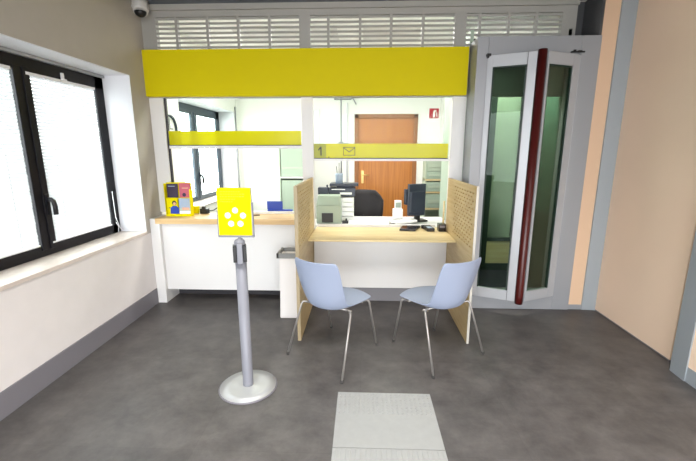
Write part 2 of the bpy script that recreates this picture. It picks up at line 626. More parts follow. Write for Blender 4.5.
# sliding sashes -----------------------------------------------------
def sash(x0, x1, zf0, zf1, ztop, zr, label, digits):
    t = thing('service_window', label, 'window', ((x0 + x1) / 2, .87, zr), 'glazed sashes over the two counters')
    MB().use('glass').box((x0 + .005, .868, zf0 - .01), (x1 - .005, .874, ztop)).build('glass_pane', t)
    f = MB().use('film')
    if digits:
        f.use('film2').box((x0, .861, zf0), (x0 + .125, .8675, zf1)).use('film').box((x0 + .125, .861, zf0), (x1, .8675, zf1))
    else:
        f.box((x0, .861, zf0), (x1, .8675, zf1))
    f.build('yellow_film', t)
    B('white', ((x0, .85, zr), (x1 + .02, .885, zf0 - .008))).build('bottom_rail', t)
    B('dark', ((x0, .852, zf0 - .008), (x1, .882, zf0))).build('seal', t)
    if digits:
        y = .8605
        k = MB().use('ink')
        cx = x0 + .066
        k.box((cx, y - .001, 1.532), (cx + .014, y, 1.622))
        k.hexa([(cx - .024, y - .001, 1.590), (cx - .018, y - .001, 1.580), (cx - .018, y, 1.580), (cx - .024, y, 1.590),
                (cx, y - .001, 1.622), (cx + .004, y - .001, 1.604), (cx + .004, y, 1.604), (cx, y, 1.622)])
        k.build('number_print', t)
        e = MB().use('ink')
        ex0, ex1, ez0, ez1, w = -.196, -.074, 1.533, 1.618, .0055
        e.box((ex0, y - .001, ez0), (ex1, y, ez0 + w)).box((ex0, y - .001, ez1 - w), (ex1, y, ez1))
        e.box((ex0, y - .001, ez0), (ex0 + w, y, ez1)).box((ex1 - w, y - .001, ez0), (ex1, y, ez1))
        mx_, mz = (ex0 + ex1) / 2, 1.568
        for sx in (ex0, ex1):
            e.add([(sx, y - .001, ez1), (sx, y - .001, ez1 - .009), (mx_, y - .001, mz - .004), (mx_, y - .001, mz + .005)], [(0, 1, 2, 3) if sx == ex0 else (3, 2, 1, 0)])
        e.build('envelope_print', t)
        MB().use('ink').box((x0 + .147, y - .001, 1.512), (x0 + .160, y, 1.522)).build('mark', t)
    return t


sash(-2.00, -.625, 1.640, 1.780, 2.10, 1.602, 'left glass sash with a plain yellow film strip above the wooden counter', False)
sash(-.498, .868, 1.508, 1.652, 2.10, 1.478, 'right glass sash with yellow strip marked 1 and an envelope', True)

# ------------------------------------------------------------------ left counter
t = thing('service_counter', 'white standing-height counter with light oak worktop on the left', 'counter', (-1.4, .75, 0))
B('white', ((XL + .001, .61, 0), (-2.06, .96, .905))).build('end_panel', t, bevel=.003)
MB().use('oak').prism([(-2.10, .605), (-.54, .605), (-.54, .838), (-.622, .838), (-.622, .985), (-2.10, .985)], .852, .908).build('worktop', t, bevel=.003)
B('white', ((-2.06, .655, .135), (-.552, .675, .851))).build('front_panel', t, bevel=.002)
B('dark', ((-2.06, .884, 0), (-.62, .90, .5))).build('plinth', t)
# desk
t = thing('service_desk', 'low pale birch desk under the number 1 window with white front panel', 'desk', (.185, .6, 0))
MB().use('desk').prism([(-.505, .36), (.877, .36), (.877, .838), (.8805, .838), (.8805, 1.0), (-.498, 1.0), (-.498, .838), (-.505, .838)], .742, .76).build('desk_top', t, bevel=.002)
B('white', ((-.498, .735, .150), (.878, .755, .741))).build('front_panel', t, bevel=.002)
B('kick', ((-.498, .748, 0), (.880, .765, .150))).build('kickboard', t)
B('white', ((-.498, .985, .742), (.80, 1.02, .790))).build('window_ledge', t, bevel=.003)
MB().use('desk').tube([(.872, .93, .76), (.872, .93, 1.06)], .010, 10).build('cable_pole', t)


# perforated plywood side screens ------------------------------------
def screen(xa, xb, y0, y1, h, label, edge):
    """plywood screen with staggered slots really cut through, upper front area"""
    t = thing('side_screen', label, 'screen', ((xa + xb) / 2, (y0 + y1) / 2, 0), 'plywood side screens of the desk')
    sy0, sy1, sz0, sz1 = y0 + .045, y0 + .045 + .084 * 8, .80, .80 + .031 * 15
    k = MB().use('birch')
    k.box((xa, y0 + .006, 0), (xb, y1, sz0)).box((xa, y0 + .006, sz1), (xb, y1, h))
    k.box((xa, y0 + .006, sz0), (xb, sy0, sz1)).box((xa, sy1, sz0), (xb, y1, sz1))
    cw, ch, a, b = .084, .031, .021, .0062
    for r in range(15):
        off = (r % 2) * cw / 2
        z0_, z1_ = sz0 + r * ch, sz0 + (r + 1) * ch
        cells = []
        yy = sy0
        if off:
            k.box((xa, sy0, z0_), (xb, sy0 + off, z1_))
            k.box((xa, sy1 - off, z0_), (xb, sy1, z1_))
            yy += off
        nc = 8 - (1 if off else 0)
        for c in range(nc):
            ya = yy + c * cw
            yb = ya + cw
            yc, zc = (ya + yb) / 2, (z0_ + z1_) / 2
            outer = [(ya, z0_), (yc, z0_), (yb, z0_), (yb, zc), (yb, z1_), (yc, z1_), (ya, z1_), (ya, zc)]
            inn = [(yc - a * .8, zc - b * .8), (yc, zc - b), (yc + a * .8, zc - b * .8), (yc + a, zc), (yc + a * .8, zc + b * .8), (yc, zc + b), (yc - a * .8, zc + b * .8), (yc - a, zc)]
            vs = [(xa, p, q) for p, q in outer] + [(xa, p, q) for p, q in inn] + [(xb, p, q) for p, q in outer] + [(xb, p, q) for p, q in inn]
            fs = []
            for i in range(8):
                j = (i + 1) % 8
                fs.append((i, 8 + i, 8 + j, j))
                fs.append((16 + i, 16 + j, 24 + j, 24 + i))
            k.add(vs, fs)
            k.use('birchd').add(vs, [(8 + i, 24 + i, 24 + (i + 1) % 8, 8 + (i + 1) % 8) for i in range(8)]).use('birch')
    k.build('perforated_board', t)
    B(edge, ((xa, y0, 0), (xb, y0 + .006, h))).build('edge_strip', t)
    return t


screen(-.536, -.508, -.16, .838, 1.31, 'tall plywood side screen at the left end of the desk, by the bin', 'edge2')
screen(.8815, .900, -.16, .838, 1.31, 'tall slotted plywood side screen at the right end of the desk, by the door', 'edge')

# bin ----------------------------------------------------------------
t = thing('litter_bin', 'narrow white waste bin with grey rim against the left plywood screen', 'bin', (-.66, .36, 0))
k = MB().use('bag')
zs = [(0.005, .0), (.02, .004), (.3, -.004), (.60, -.006)]
pr_ = []
for z, e in zs:
    pr_.append([(-.772 - e, .268 - e, z), (-.545, .268 - e, z), (-.545, .47, z), (-.772 - e, .47, z)])
for q in range(3):
    k.hexa(pr_[q] + pr_[q + 1])
k.build('body', t)
k = MB().use('binrim')
rx0, rx1, ry0, ry1, rz0, rz1 = -.788, -.540, .255, .49, .603, .650
k.box((rx0, ry0, rz0), (rx1, ry0 + .02, rz1)).box((rx0, ry1 - .02, rz0), (rx1, ry1, rz1)).box((rx0, ry0, rz0), (rx0 + .02, ry1, rz1)).box((rx1 - .02, ry0, rz0), (rx1, ry1, rz1))
k.build('rim', t, bevel=.002)
B('bag', ((rx0 + .02, ry0 + .02, .60), (rx1 - .02, ry1 - .02, .615))).build('inner_bag', t)

# ------------------------------------------------------------------ security door
d = struct_root('door_1', (1.53, .6, 0))
k = MB().use('alu')
k.box((1.02, .58, 0), (1.118, .84, 2.575)).box((1.932, .58, 0), (2.098, .84, 2.575)).box((1.118, .58, 2.42), (1.932, .84, 2.575)).box((1.118, .58, 0), (1.932, .84, .136))
k.build('door_frame', d, bevel=.004)
k = MB().use('black').box((1.116, .60, .136), (1.121, .63, 2.42)).box((1.929, .60, .136), (1.934, .63, 2.42))
k.build('gap_seal', d)


def leaf(h, fx, wide_free, wide_hinge, nm):
    hx, hy = h
    U = Vector((fx[0] - hx, fx[1] - hy, 0))
    Ln = U.length
    U.normalize()
    N = Vector((-U.y, U.x, 0))
    if N.y > 0:
        N = -N
    Z = Vector((0, 0, 1))
    z0, z1 = .142, 2.415
    H = Vector((hx, hy, 0))

    def ob(k, s0, s1, za, zb, th=.02, n0=0.):
        c = H + U * (s0 + s1) / 2 + Z * (za + zb) / 2 + N * n0
        return k.obox(c, U, N, Z, (s1 - s0) / 2, th, (zb - za) / 2)
    r = MB().use('alu2')
    ob(r, .004, wide_hinge, z0, z1)
    ob(r, Ln - wide_free, Ln, z0, z1)
    ob(r, wide_hinge, Ln - wide_free, z0, z0 + .10)
    ob(r, wide_hinge, Ln - wide_free, z1 - .10, z1)
    o = r.build('door_leaf', d, bevel=.003)
    g = MB().use('ggreen')
    ob(g, wide_hinge - .005, Ln - wide_free + .005, z0 + .095, z1 - .095, .004)
    g.build('glass_pane', o)
    g = MB().use('dgreen')
    for s0, s1, za, zb in ((wide_hinge, wide_hinge + .012, z0 + .1, z1 - .1), (Ln - wide_free - .012, Ln - wide_free, z0 + .1, z1 - .1), (wide_hinge, Ln - wide_free, z1 - .112, z1 - .1)):
        ob(g, s0, s1, za, zb, .012)
    g.build('glazing_gasket', o)
    if wide_free > .06:
        g = MB().use('black')
        ob(g, Ln - wide_free * .98, Ln - wide_free * .94, z0, z1, .0205)
        g.build('joint_line', o)
    return o


leaf((1.12, .60), (1.497, .445), .075, .052, 'l')
leaf((1.93, .60), (1.575, .445), .022, .085, 'r')
MB().use('red').tube([(1.536, .438, .118), (1.536, .438, .2), (1.536, .438, 2.43)], .037, 20).build('meeting_seal', d)
B('alu', ((1.128, .57, .985 - .985 + .225), (1.40, .575, .23))).build('threshold_bar', d)
k = MB().use('black').box((1.10, .545, 2.405), (1.135, .58, 2.425)).box((1.105, .55, 2.39), (1.12, .575, 2.41)).box((1.84, .56, 2.43), (1.955, .58, 2.442)).box((1.86, .565, 2.437), (1.88, .58, 2.455)).box((1.90, .56, 2.437), (1.93, .58, 2.448))
k.build('hinge_hardware', d)
# vestibule behind the door
b = struct_root('wall_vestibule', (1.55, 1.4, 0))
B('boothw', ((1.02, .84, 0), (1.05, 1.9, 2.7))).build('side_wall', b)
B('boothk', ((1.93, .84, 0), (1.96, 1.55, .95))).build('kick_panel', b)
B('boothd', ((1.93, .84, .95), (1.96, 1.55, 2.7))).build('upper_panel', b)
B('dgreen', ((1.05, .84, 2.58), (2.1, 1.95, 2.62))).build('soffit', b)
k = MB().use('dgreen').box((1.05, 1.86, 0), (1.66, 1.92, 2.6)).box((1.97, 1.86, 0), (2.12, 1.92, 2.6)).box((1.66, 1.86, 2.36), (1.97, 1.92, 2.43)).use('boothd').box((1.66, 1.87, 2.43), (1.97, 1.91, 2.6)).use('dgreen').box((1.66, 1.86, 0), (1.97, 1.92, .10)).box((1.66, 1.87, .405), (1.97, 1.91, .45))
k.build('inner_frame', b)
B('desk', ((1.66, 1.88, .10), (1.97, 1.90, .405))).build('inner_kick_panel', b)
MB().use('ggreen').box((1.66, 1.885, .45), (1.97, 1.892, 2.36)).build('inner_glass', b)
B('navy', ((1.125, .85, 0.001), (1.925, 1.85, .012))).build('entry_mat', label='dark navy floor mat inside the glass vestibule', cat='mat')
B('paint', ((2.12, .92, 0), (2.2, 3.35, ZC)), ((1.31, 2.45, 0), (1.42, 2.55, ZC))).build('wall_side_office', kind='structure')

# ------------------------------------------------------------------ tactile tiles
def tile(y0, y1, pattern, label):
    x0, x1, h = -.15, .458, .004
    k = MB().use('tile').box((x0, y0, 0.0), (x1, y1, h))
    if pattern == 'dots':
        for r in range(8):
            for c in range(20):
                cx = x0 + .02 + c * (x1 - x0 - .04) / 19
                cy = y1 - .018 - r * .026
                k.lathe((cx, cy, h), [(.008, 0), (.006, .0022), (.003, .003)], 8)
    else:
        n = 11
        for c in range(n):
            cx = x0 + .03 + c * (x1 - x0 - .06) / (n - 1)
            k.hexa([(cx - .016, y0 + .01, h), (cx + .016, y0 + .01, h), (cx + .016, y1 - .01, h), (cx - .016, y1 - .01, h),
                    (cx - .010, y0 + .014, h + .003), (cx + .010, y0 + .014, h + .003), (cx + .010, y1 - .014, h + .003), (cx - .010, y1 - .014, h + .003)])
    return k.build('tactile_tile', label=label, cat='floor tile', group='tactile paving strip towards the desk')


tile(-1.338, -.855, 'dots', 'light grey tactile floor tile with small studs facing the desk')
tile(-1.95, -1.341, 'ribs', 'light grey ribbed tactile floor tile at the bottom edge of the photo')

# ------------------------------------------------------------------ queue post with sign
t = thing('queue_post', 'silver grey retractable belt post on a round steel foot', 'post', (-.768, -.812, 0))
MB().use('base').lathe((-.768, -.812, 0), [(.194, 0), (.195, .005), (.191, .0085)], 64).use('disc').lathe((-.768, -.812, .0085), [(.186, 0), (.187, .002), (.12, .004), (.05, .006), (.036, .012)], 64).build('foot', t)
MB().use('post').lathe((-.768, -.812, .02), [(.036, 0), (.035, .01), (.035, .87)], 32).build('pole', t)
HN, HU, HZ = Vector((.316, -.949, 0)), Vector((.949, .316, 0)), Vector((0, 0, 1))
HC = Vector((-.772, -.812, .950))
k = MB().use('post').obox(HC + HN * .022 + HZ * .002, HU, HN, HZ, .0175, .032, .066).lathe((-.770, -.812, .875), [(.036, 0), (.034, .005), (.034, .145), (.028, .158), (.012, .163)], 32)
k.build('belt_head', t, bevel=.004)
for sx in (-1, 1):
    MB().use('black').obox(HC + HU * .030 * sx + HN * .018, HU, HN, HZ, .011, .026, .054).build('belt_slot', t, bevel=.003)
t = thing('sign_holder', 'A4 poster frame with bright yellow notice on top of the belt post', 'sign', (-.785, -.812, 1.035))
MB().use('post').tube([(-.768, -.812, 1.035), (-.768, -.812, 1.062)], .009, 12).lathe((-.768, -.812, 1.034), [(.02, 0), (.018, .006), (.009, .01)], 16).build('bracket', t)
sx0, sx1, sz0, sz1 = -.893, -.680, 1.058, 1.360
k = MB().use('post')
ys = -.822
k.box((sx0 - .006, ys, sz0 - .008), (sx1 + .008, ys + .016, sz0 + .008)).box((sx1 - .004, ys, sz0), (sx1 + .008, ys + .016, sz1 - .09)).box((sx0 - .006, ys, sz0), (sx0 + .006, ys + .016, sz1 - .14))
k.box((sx0, ys + .008, sz0), (sx1, ys + .016, sz1))
k.build('frame', t, bevel=.002)
k = MB().use('sign').box((sx0 + .002, ys - .001, sz0 + .006), (sx1 - .002, ys + .007, sz1))
k.use('paper')
yf = ys - .0014
cx, cz = (sx0 + sx1) / 2 + .004, 1.175


def disc(k, x, z, r, y=yf, n=20):
    k.add([(x + r * math.cos(2 * math.pi * i / n), y, z + r * math.sin(2 * math.pi * i / n)) for i in range(n)], [tuple(range(n))])


for i in range(5):
    a = math.radians(90 + 72 * i)
    disc(k, cx + .050 * math.cos(a), cz + .046 * math.sin(a), .0185)
k.use('skyp')
disc(k, cx + .050 * math.cos(math.radians(18)) + .004, cz + .046 * math.sin(math.radians(18)), .007, yf - .0004)
k.use('oliveink')
for r, (a, b_) in enumerate(((.0, .12), (.0, .155), (.0, .15), (.0, .09), (.0, .07))):
    z = 1.335 - r * .0155
    xx = sx0 + .022
    while xx < sx0 + .022 + b_:
        wd = random.uniform(.006, .016)
        k.add([(xx, yf, z), (xx + wd, yf, z), (xx + wd, yf, z + .004), (xx, yf, z + .004)], [(0, 1, 2, 3)])
        xx += wd + .004
k.build('yellow_notice', t)


# ------------------------------------------------------------------ visitor chairs
def chair(name, label, loc, rz, feet):
    t = thing(name, label, 'chair', loc, 'pale blue visitor chairs at the desk', local=True, rz=rz)
    prof = [(.285, .402, .180, -.070, 0), (.300, .422, .203, -.085, 0), (.292, .438, .221, -.082, 0), (.22, .441, .236, -.050, .004), (.12, .434, .234, -.012, .012),
            (.02, .426, .214, .0, .018), (-.07, .417, .200, .02, .03), (-.14, .416, .188, .055, .042), (-.185, .430, .184, .080, .045), (-.212, .465, .187, .090, .035),
            (-.230, .520, .194, .088, .018), (-.246, .605, .196, .075, 0), (-.260, .690, .197, .06, 0), (-.270, .750, .196, .05, 0), (-.277, .787, .192, .045, 0),
            (-.282, .807, .181, .042, .006), (-.284, .812, .160, .035, .006)]
    n = 16
    vs, fs = [], []
    for y, z, hw, fw_, up_ in prof:
        for i in range(n + 1):
            q = -1 + 2 * i / n
            vs.append((hw * q, y + fw_ * q * q, z + up_ * q ** 4))
    for j in range(len(prof) - 1):
        for i in range(n):
            a = j * (n + 1) + i
            fs.append((a, a + 1, a + n + 2, a + n + 1))
    k = MB().use('chair')
    k.add(vs, fs, True)
    o = k.build('seat_shell', t)
    s = o.modifiers.new('thick', 'SOLIDIFY')
    s.thickness = .009
    s.offset = 0
    ss = o.modifiers.new('smooth', 'SUBSURF')
    ss.levels = ss.render_levels = 2
    k = MB().use('chrome')
    for yy, xx in ((.15, .175), (-.05, .190)):
        k.tube([(-xx, yy, .398), (xx, yy, .398)], .009, 10)
    k.tube([(-.12, .15, .398), (-.12, -.05, .398)], .008, 8).tube([(.12, .15, .398), (.12, -.05, .398)], .008, 8)
    k.build('frame', t)
    for sx in (-1, 1):
        for top, knee, foot in (((.15, .16, .398), (.214, .180, .415), (.235, .275, .008)), ((.16, -.07, .398), (.224, -.115, .418), (.288, -.278, .008))):
            T, K = (Vector((sx * p[0], p[1], p[2])) for p in (top, knee))
            fx, fy = feet[(sx, foot[1] > 0)]
            dx, dy = fx - loc[0], fy - loc[1]
            Fo = Vector((dx * math.cos(rz) + dy * math.sin(rz), -dx * math.sin(rz) + dy * math.cos(rz), foot[2]))
            pts = [T, T.lerp(K, .8), K.lerp(T, .08) + Vector((0, 0, -.004)), K.lerp(Fo, .05), Fo]
            lg = MB().use('chrome').tube(pts, .0095, 12, radii=[.008, .008, .0085, .0085, .0075]).build('leg', t)
            MB().use('foot').tube([Fo + Vector((0, 0, -.008)), Fo + Vector((0, 0, .012))], .011, 12).build('foot_cap', lg)
    return t


chair('visitor_chair', 'pale blue plastic chair on the left, its back near the belt post', (-.214, -.305, 0), math.atan2(.50, .28) - math.pi / 2,
      {(-1, False): (-.58, -.379), (1, False): (-.13, -.749), (1, True): (.129, -.211), (-1, True): (-.27, .085)})
chair('visitor_chair', 'pale blue plastic chair on the right, in front of the slotted screen', (.604, -.262, 0), math.atan2(.461, -.277) - math.pi / 2,
      {(-1, False): (.516, -.666), (1, False): (.969, -.324), (1, True): (.656, .078), (-1, True): (.275, -.146)})

# ------------------------------------------------------------------ things on counter and desk
t = thing('leaflet_rack', 'yellow four-pocket leaflet stand at the left end of the oak worktop', 'leaflet rack', (-1.90, .78, .908))
k = MB().use('sign')
k.box((-2.045, .80, .908), (-1.785, .812, 1.258)).box((-2.045, .745, .908), (-1.785, .80, .914)).box((-2.05, .745, .908), (-2.044, .81, 1.25)).box((-1.786, .745, .908), (-1.780, .81, 1.19))
k.build('stand', t, bevel=.001)
MB().use('sign').box((-2.045, .745, .914), (-1.785, .748, .935)).build('pocket_lip', t)
MB().use('sign').box((-2.045, .78, 1.075), (-1.785, .783, 1.10)).build('pocket_lip', t)


def leaflet(x0, x1, z0, z1, y, draw, label):
    k = draw(MB(), x0, x1, z0, z1, y)
    return tag(k.build('leaflet'), label, 'leaflet', 'leaflets in the yellow stand')


def lf1(k, x0, x1, z0, z1, y):
    k.use('purple').box((x0, y, z0), (x1, y + .006, z1)).use('skyp').box((x0 + .015, y - .001, z1 - .03), (x1 - .03, y, z1 - .022))
    return k


def lf2(k, x0, x1, z0, z1, y):
    k.use('pink').box((x0, y, z0), (x1, y + .006, z1)).use('purple')
    disc(k, x0 + .05, z0 + .03, .02, y - .001)
    k.use('skin').box((x0 + .03, y - .0008, z1 - .055), (x1 - .02, y, z1 - .045))
    return k


def lf3(k, x0, x1, z0, z1, y):
    k.use('sign').box((x0, y, z0), (x1, y + .006, z1))
    k.use('ink').box((x0 + .02, y - .001, z0 + .075), (x0 + .05, y, z0 + .083))
    cx = x0 + .082
    k.use('mesh')
    disc(k, cx, z1 - .048, .025, y - .001)
    k.use('skin')
    disc(k, cx + .001, z1 - .055, .016, y - .0015)
    k.use('blue').add([(cx - .05, y - .002, z0 + .004), (cx + .045, y - .002, z0 + .004), (cx + .043, y - .002, z1 - .10), (cx + .02, y - .002, z1 - .078), (cx - .02, y - .002, z1 - .078), (cx - .045, y - .002, z1 - .10)], [(0, 1, 2, 3, 4, 5)])
    return k


def lf4(k, x0, x1, z0, z1, y):
    k.use('skyp').box((x0, y, z0), (x1, y + .006, z1)).use('cab').box((x0, y - .001, z0 + .05), (x1, y, z0 + .075)).use('skin').box((x0 + .03, y - .0015, z0 + .055), (x1 - .01, y, z0 + .085)).use('paper').box((x0, y - .001, z0), (x1, y, z0 + .045))
    return k


leaflet(-2.038, -1.922, 1.10, 1.245, .786, lf1, 'dark purple leaflet in the upper left pocket of the yellow stand')
leaflet(-1.908, -1.792, 1.10, 1.250, .786, lf2, 'pink leaflet in the upper right pocket of the yellow stand')
leaflet(-2.038, -1.922, .917, 1.095, .756, lf3, 'yellow leaflet showing a person in a blue shirt, lower left pocket')
leaflet(-1.908, -1.792, .917, 1.095, .756, lf4, 'pale landscape leaflet in the lower right pocket of the stand')

tag(B('sign', ((-1.885, .93, .909), (-1.79, .98, .985))).build('card_box', bevel=.003), 'small yellow card box just right of the leaflet stand', 'box')
k = MB().use('black').box((-1.765, .92, .909), (-1.68, .975, .962)).box((-1.745, .925, .96), (-1.71, .96, .985))
k.tube([(-1.69, .95, .93), (-1.62, .95, .945), (-1.56, .96, .985)], .006, 8)
tag(k.build('card_terminal', bevel=.003), 'small black device on the oak worktop left of the yellow notice', 'device')
k = MB().use('blue').box((-1.04, .985, .95), (-.87, 1.0, 1.04)).box((-1.03, .955, .936), (-.76, 1.0, .952))
tag(k.build('document_tray', bevel=.003), 'bright blue document holder standing at the right of the oak worktop', 'tray')
tag(MB().use('paper').box((-1.30, .93, .909), (-.70, .98, .935)).build('paper_pile'), 'flat pile of white papers under the blue holder on the worktop', 'papers')
tag(MB().use('black').tube([(-1.22, .80, .914), (-1.08, .82, .914)], .005, 8).build('pen'), 'thin black pen lying on the oak worktop right of the notice', 'pen')

k = MB().use('blacks').prism([(.392, .79), (.555, .77), (.635, .96), (.44, .96)], .761, .785)
tag(k.build('signature_pad', bevel=.004), 'flat black signature pad on the birch desk, leftmost of three devices', 'device')
t = thing('card_reader', 'small black card reader with pale screen on the birch desk, middle device', 'device', (.68, .78, .761))
MB().use('blacks').prism([(.675, .76), (.755, .76), (.738, .95), (.640, .95)], .761, .795).build('body', t, bevel=.006)
MB().use('skyp').prism([(.69, .79), (.738, .79), (.728, .86), (.679, .86)], .795, .797).build('screen', t)
k = MB().use('blacks').box((.795, .77, .761), (.868, .86, .838)).use('base').box((.805, .768, .80), (.858, .77, .825))
tag(k.build('coin_box', bevel=.006), 'small black cube device on the birch desk beside the right screen', 'device')

# ------------------------------------------------------------------ office interior
t = thing('office_desk', 'white office desk behind the number 1 window', 'desk', (.2, 1.5, 0))
B('white', ((-.56, 1.03, .735), (1.0, 1.68, .76))).build('desk_top', t)
for sx in (-.55, .96):
    B('white', ((sx, 1.05, 0), (sx + .03, 1.66, .735))).build('side_panel', t)
t = thing('back_office_table', 'long white table behind the left counter under the window', 'table', (-1.5, 1.3, 0))
B('white', ((-2.12, .99, .76), (-.72, 1.45, .785))).build('table_top', t)
for x, y in ((-2.08, 1.03), (-2.08, 1.41), (-.76, 1.03), (-.76, 1.41)):
    B('white', ((x - .02, y - .02, 0), (x + .02, y + .02, .76))).build('leg', t)

t = thing('passbook_printer', 'grey-green printer with dark slot at the left end of the office desk', 'printer', (-.38, 1.08, .76))
k = MB().use('oldpl').box((-.505, 1.04, .761), (-.235, 1.27, .99))
k.hexa([(-.505, 1.04, .99), (-.235, 1.04, .99), (-.235, 1.27, .99), (-.505, 1.27, .99), (-.49, 1.10, 1.09), (-.25, 1.10, 1.09), (-.25, 1.27, 1.09), (-.49, 1.27, 1.09)])
k.build('body', t, bevel=.006)
B('black', ((-.445, 1.032, .80), (-.320, 1.041, .905))).build('paper_slot', t)
MB().use('base').hexa([(-.475, 1.048, 1.0), (-.275, 1.048, 1.0), (-.275, 1.07, 1.0), (-.475, 1.07, 1.0), (-.47, 1.074, 1.045), (-.28, 1.074, 1.045), (-.28, 1.09, 1.045), (-.47, 1.09, 1.045)]).build('control_panel', t)
t = thing('laser_printer', 'dark blue printer with open lid on a stack of white trays', 'printer', (-.24, 1.42, 1.04))
k = MB().use('navypl').box((-.40, 1.36, 1.052), (-.08, 1.62, 1.15)).box((-.385, 1.38, 1.17), (-.045, 1.60, 1.20)).box((-.30, 1.4, 1.15), (-.1, 1.58, 1.17))
k.build('body', t, bevel=.006)
B('paper', ((-.26, 1.352, 1.075), (-.12, 1.37, 1.10)), ((-.36, 1.352, 1.13), (-.20, 1.36, 1.14))).build('paper_sheet', t)
k = MB().use('paper')
for i in range(5):
    k.box((-.33 + .004 * (i % 2), 1.34, .762 + i * .057), (-.10, 1.6, .762 + i * .057 + .05))
tag(k.build('tray_stack', bevel=.003), 'stack of white paper trays under the dark blue printer', 'trays')
k = MB().use('base').box((-.50, 1.32, .76), (-.42, 1.40, 1.082)).use('navypl').box((-.515, 1.30, 1.082), (-.395, 1.40, 1.16)).box((-.42, 1.34, 1.16), (-.40, 1.36, 1.19))
tag(k.build('label_printer', bevel=.004), 'small dark device on a grey stand left of the dark blue printer', 'device')
t = thing('pen_cup', 'clear grey cup with pens on top of the dark blue printer', 'cup', (-.26, 1.45, 1.2))
MB().use('skyp').lathe((-.275, 1.45, 1.2), [(.042, 0), (.045, .1), (.047, .115)], 20).build('cup', t)
k = MB().use('black')
for i, (dx, dz) in enumerate(((-.02, .2), (.0, .24), (.015, .18))):
    k.tube([(-.275 + dx * .6, 1.45, 1.21), (-.275 + dx * 1.6, 1.45, 1.2 + dz)], .004, 6)
k.build('pens', t)

t = thing('office_chair', 'black office chair with rounded mesh back behind the desk', 'chair', (.02, 2.0, 0))
k = MB().use('mesh')
vs, fs = [], []
rows, cols = 9, 10
for j in range(rows):
    q = j / (rows - 1)
    z = .58 + q * .50
    hw = .225 + .03 * math.sin(q * 2.4) - (.10 * max(0, q - .8) / .2 if q > .8 else 0)
    for i in range(cols + 1):
        a = -1 + 2 * i / cols
        vs.append((.02 + hw * a, 1.88 + .05 * (1 - a * a) - .02 * math.sin(q * 3), z - .02 * a * a * q))
for j in range(rows - 1):
    for i in range(cols):
        a = j * (cols + 1) + i
        fs.append((a, a + 1, a + cols + 2, a + cols + 1))
o = k.add(vs, fs, True).build('backrest', t)
s = o.modifiers.new('thick', 'SOLIDIFY')
s.thickness = .03
k = MB().use('mesh').box((-.22, 1.95, .44), (.26, 2.42, .51))
k.build('seat', t, bevel=.025)
MB().use('black').tube([(.02, 1.93, .75), (.02, 1.97, .5), (.02, 2.1, .43)], .022, 10).build('back_bracket', t)
MB().use('black').tube([(.02, 2.18, .08), (.02, 2.18, .44)], .028, 14).build('gas_column', t)
for i in range(5):
    a = 2 * math.pi * i / 5
    c_, s_ = math.cos(a), math.sin(a)
    lg = MB().use('black').tube([(.02, 2.18, .11), (.02 + .29 * c_, 2.18 + .29 * s_, .075)], .018, 8).build('base_arm', t)
    MB().use('black').tube([(.02 + .29 * c_ - .02 * s_, 2.18 + .29 * s_ + .02 * c_, .03), (.02 + .29 * c_ + .02 * s_, 2.18 + .29 * s_ - .02 * c_, .03)], .03, 12).build('caster', lg)

t = thing('monitor', 'dark computer monitor seen from behind on the right of the office desk', 'monitor', (.64, 1.35, .76))
U = Vector((math.cos(.35), math.sin(.35), 0))
N = Vector((-U.y, U.x, 0))
Zv = Vector((0, 0, 1))
MB().use('navypl').obox((.635, 1.33, 1.02), U, N, Zv, .108, .022, .185).obox((.635, 1.30, 1.00), U, N, Zv, .09, .03, .12).build('display', t, bevel=.006)
MB().use('navypl').obox((.53, 1.36, 1.05), U, N, Zv, .03, .03, .09).build('side_speaker', t, bevel=.006)
MB().use('black').obox((.65, 1.34, .84), U, N, Zv, .03, .02, .07).obox((.65, 1.37, .7695), U, N, Zv, .11, .07, .008).build('stand', t)
k = MB().use('paper').box((.37, 1.36, .761), (.485, 1.46, .90)).box((.39, 1.38, .90), (.47, 1.45, 1.0)).use('oldpl').box((.40, 1.375, .92), (.46, 1.381, .98))
tag(k.build('receipt_printer', bevel=.008), 'small white receipt printer left of the dark monitor', 'printer')
k = MB().use('paper').obox((.05, 1.19, .770), (1, .06, 0), (-.06, 1, 0), (0, 0, 1), .24, .12, .008)
tag(k.build('ledger'), 'wide flat white paper sheet pad at the middle of the office desk', 'papers')
k = MB().use('paper').obox((.47, 1.20, .788), (.97, .2, .06), (-.2, .97, 0), (0, 0, 1), .15, .07, .010)
tag(k.build('booklet'), 'white open booklet lying tilted in front of the monitor', 'papers')
k = MB().use('black').obox((.34, 1.08, .773), (1, .3, 0), (-.3, 1, 0), (0, 0, 1), .03, .02, .012)
tag(k.build('stapler', bevel=.004), 'small black stapler on the white papers of the office desk', 'stapler')
k = MB().use('black').obox((-.185, 1.085, .786), (1, 0, 0), (0, 1, 0), (0, 0, 1), .035, .03, .025).box((-.185, 1.065, .8), (-.165, 1.085, .84))
tag(k.build('tape_dispenser', bevel=.006), 'small black tape dispenser right beside the grey-green printer', 'dispenser')

# cabinets
def cabinet(x0, x1, y0, y1, h, shelves, key, door, label):
    t = thing('filing_cabinet', label, 'cabinet', ((x0 + x1) / 2, (y0 + y1) / 2, 0))
    k = MB().use('cab')
    k.box((x0, y0, 0), (x0 + .02, y1, h)).box((x1 - .02, y0, 0), (x1, y1, h)).box((x0, y1 - .02, 0), (x1, y1, h)).box((x0, y0, h - .02), (x1, y1, h)).box((x0, y0, 0), (x1, y1, .06))
    k.build('body', t)
    for z in shelves:
        B('desk' if door else 'paper', ((x0, y0 - .006, z - .012), (x1, y1 - .02, z + .012))).build('shelf', t)
    return t


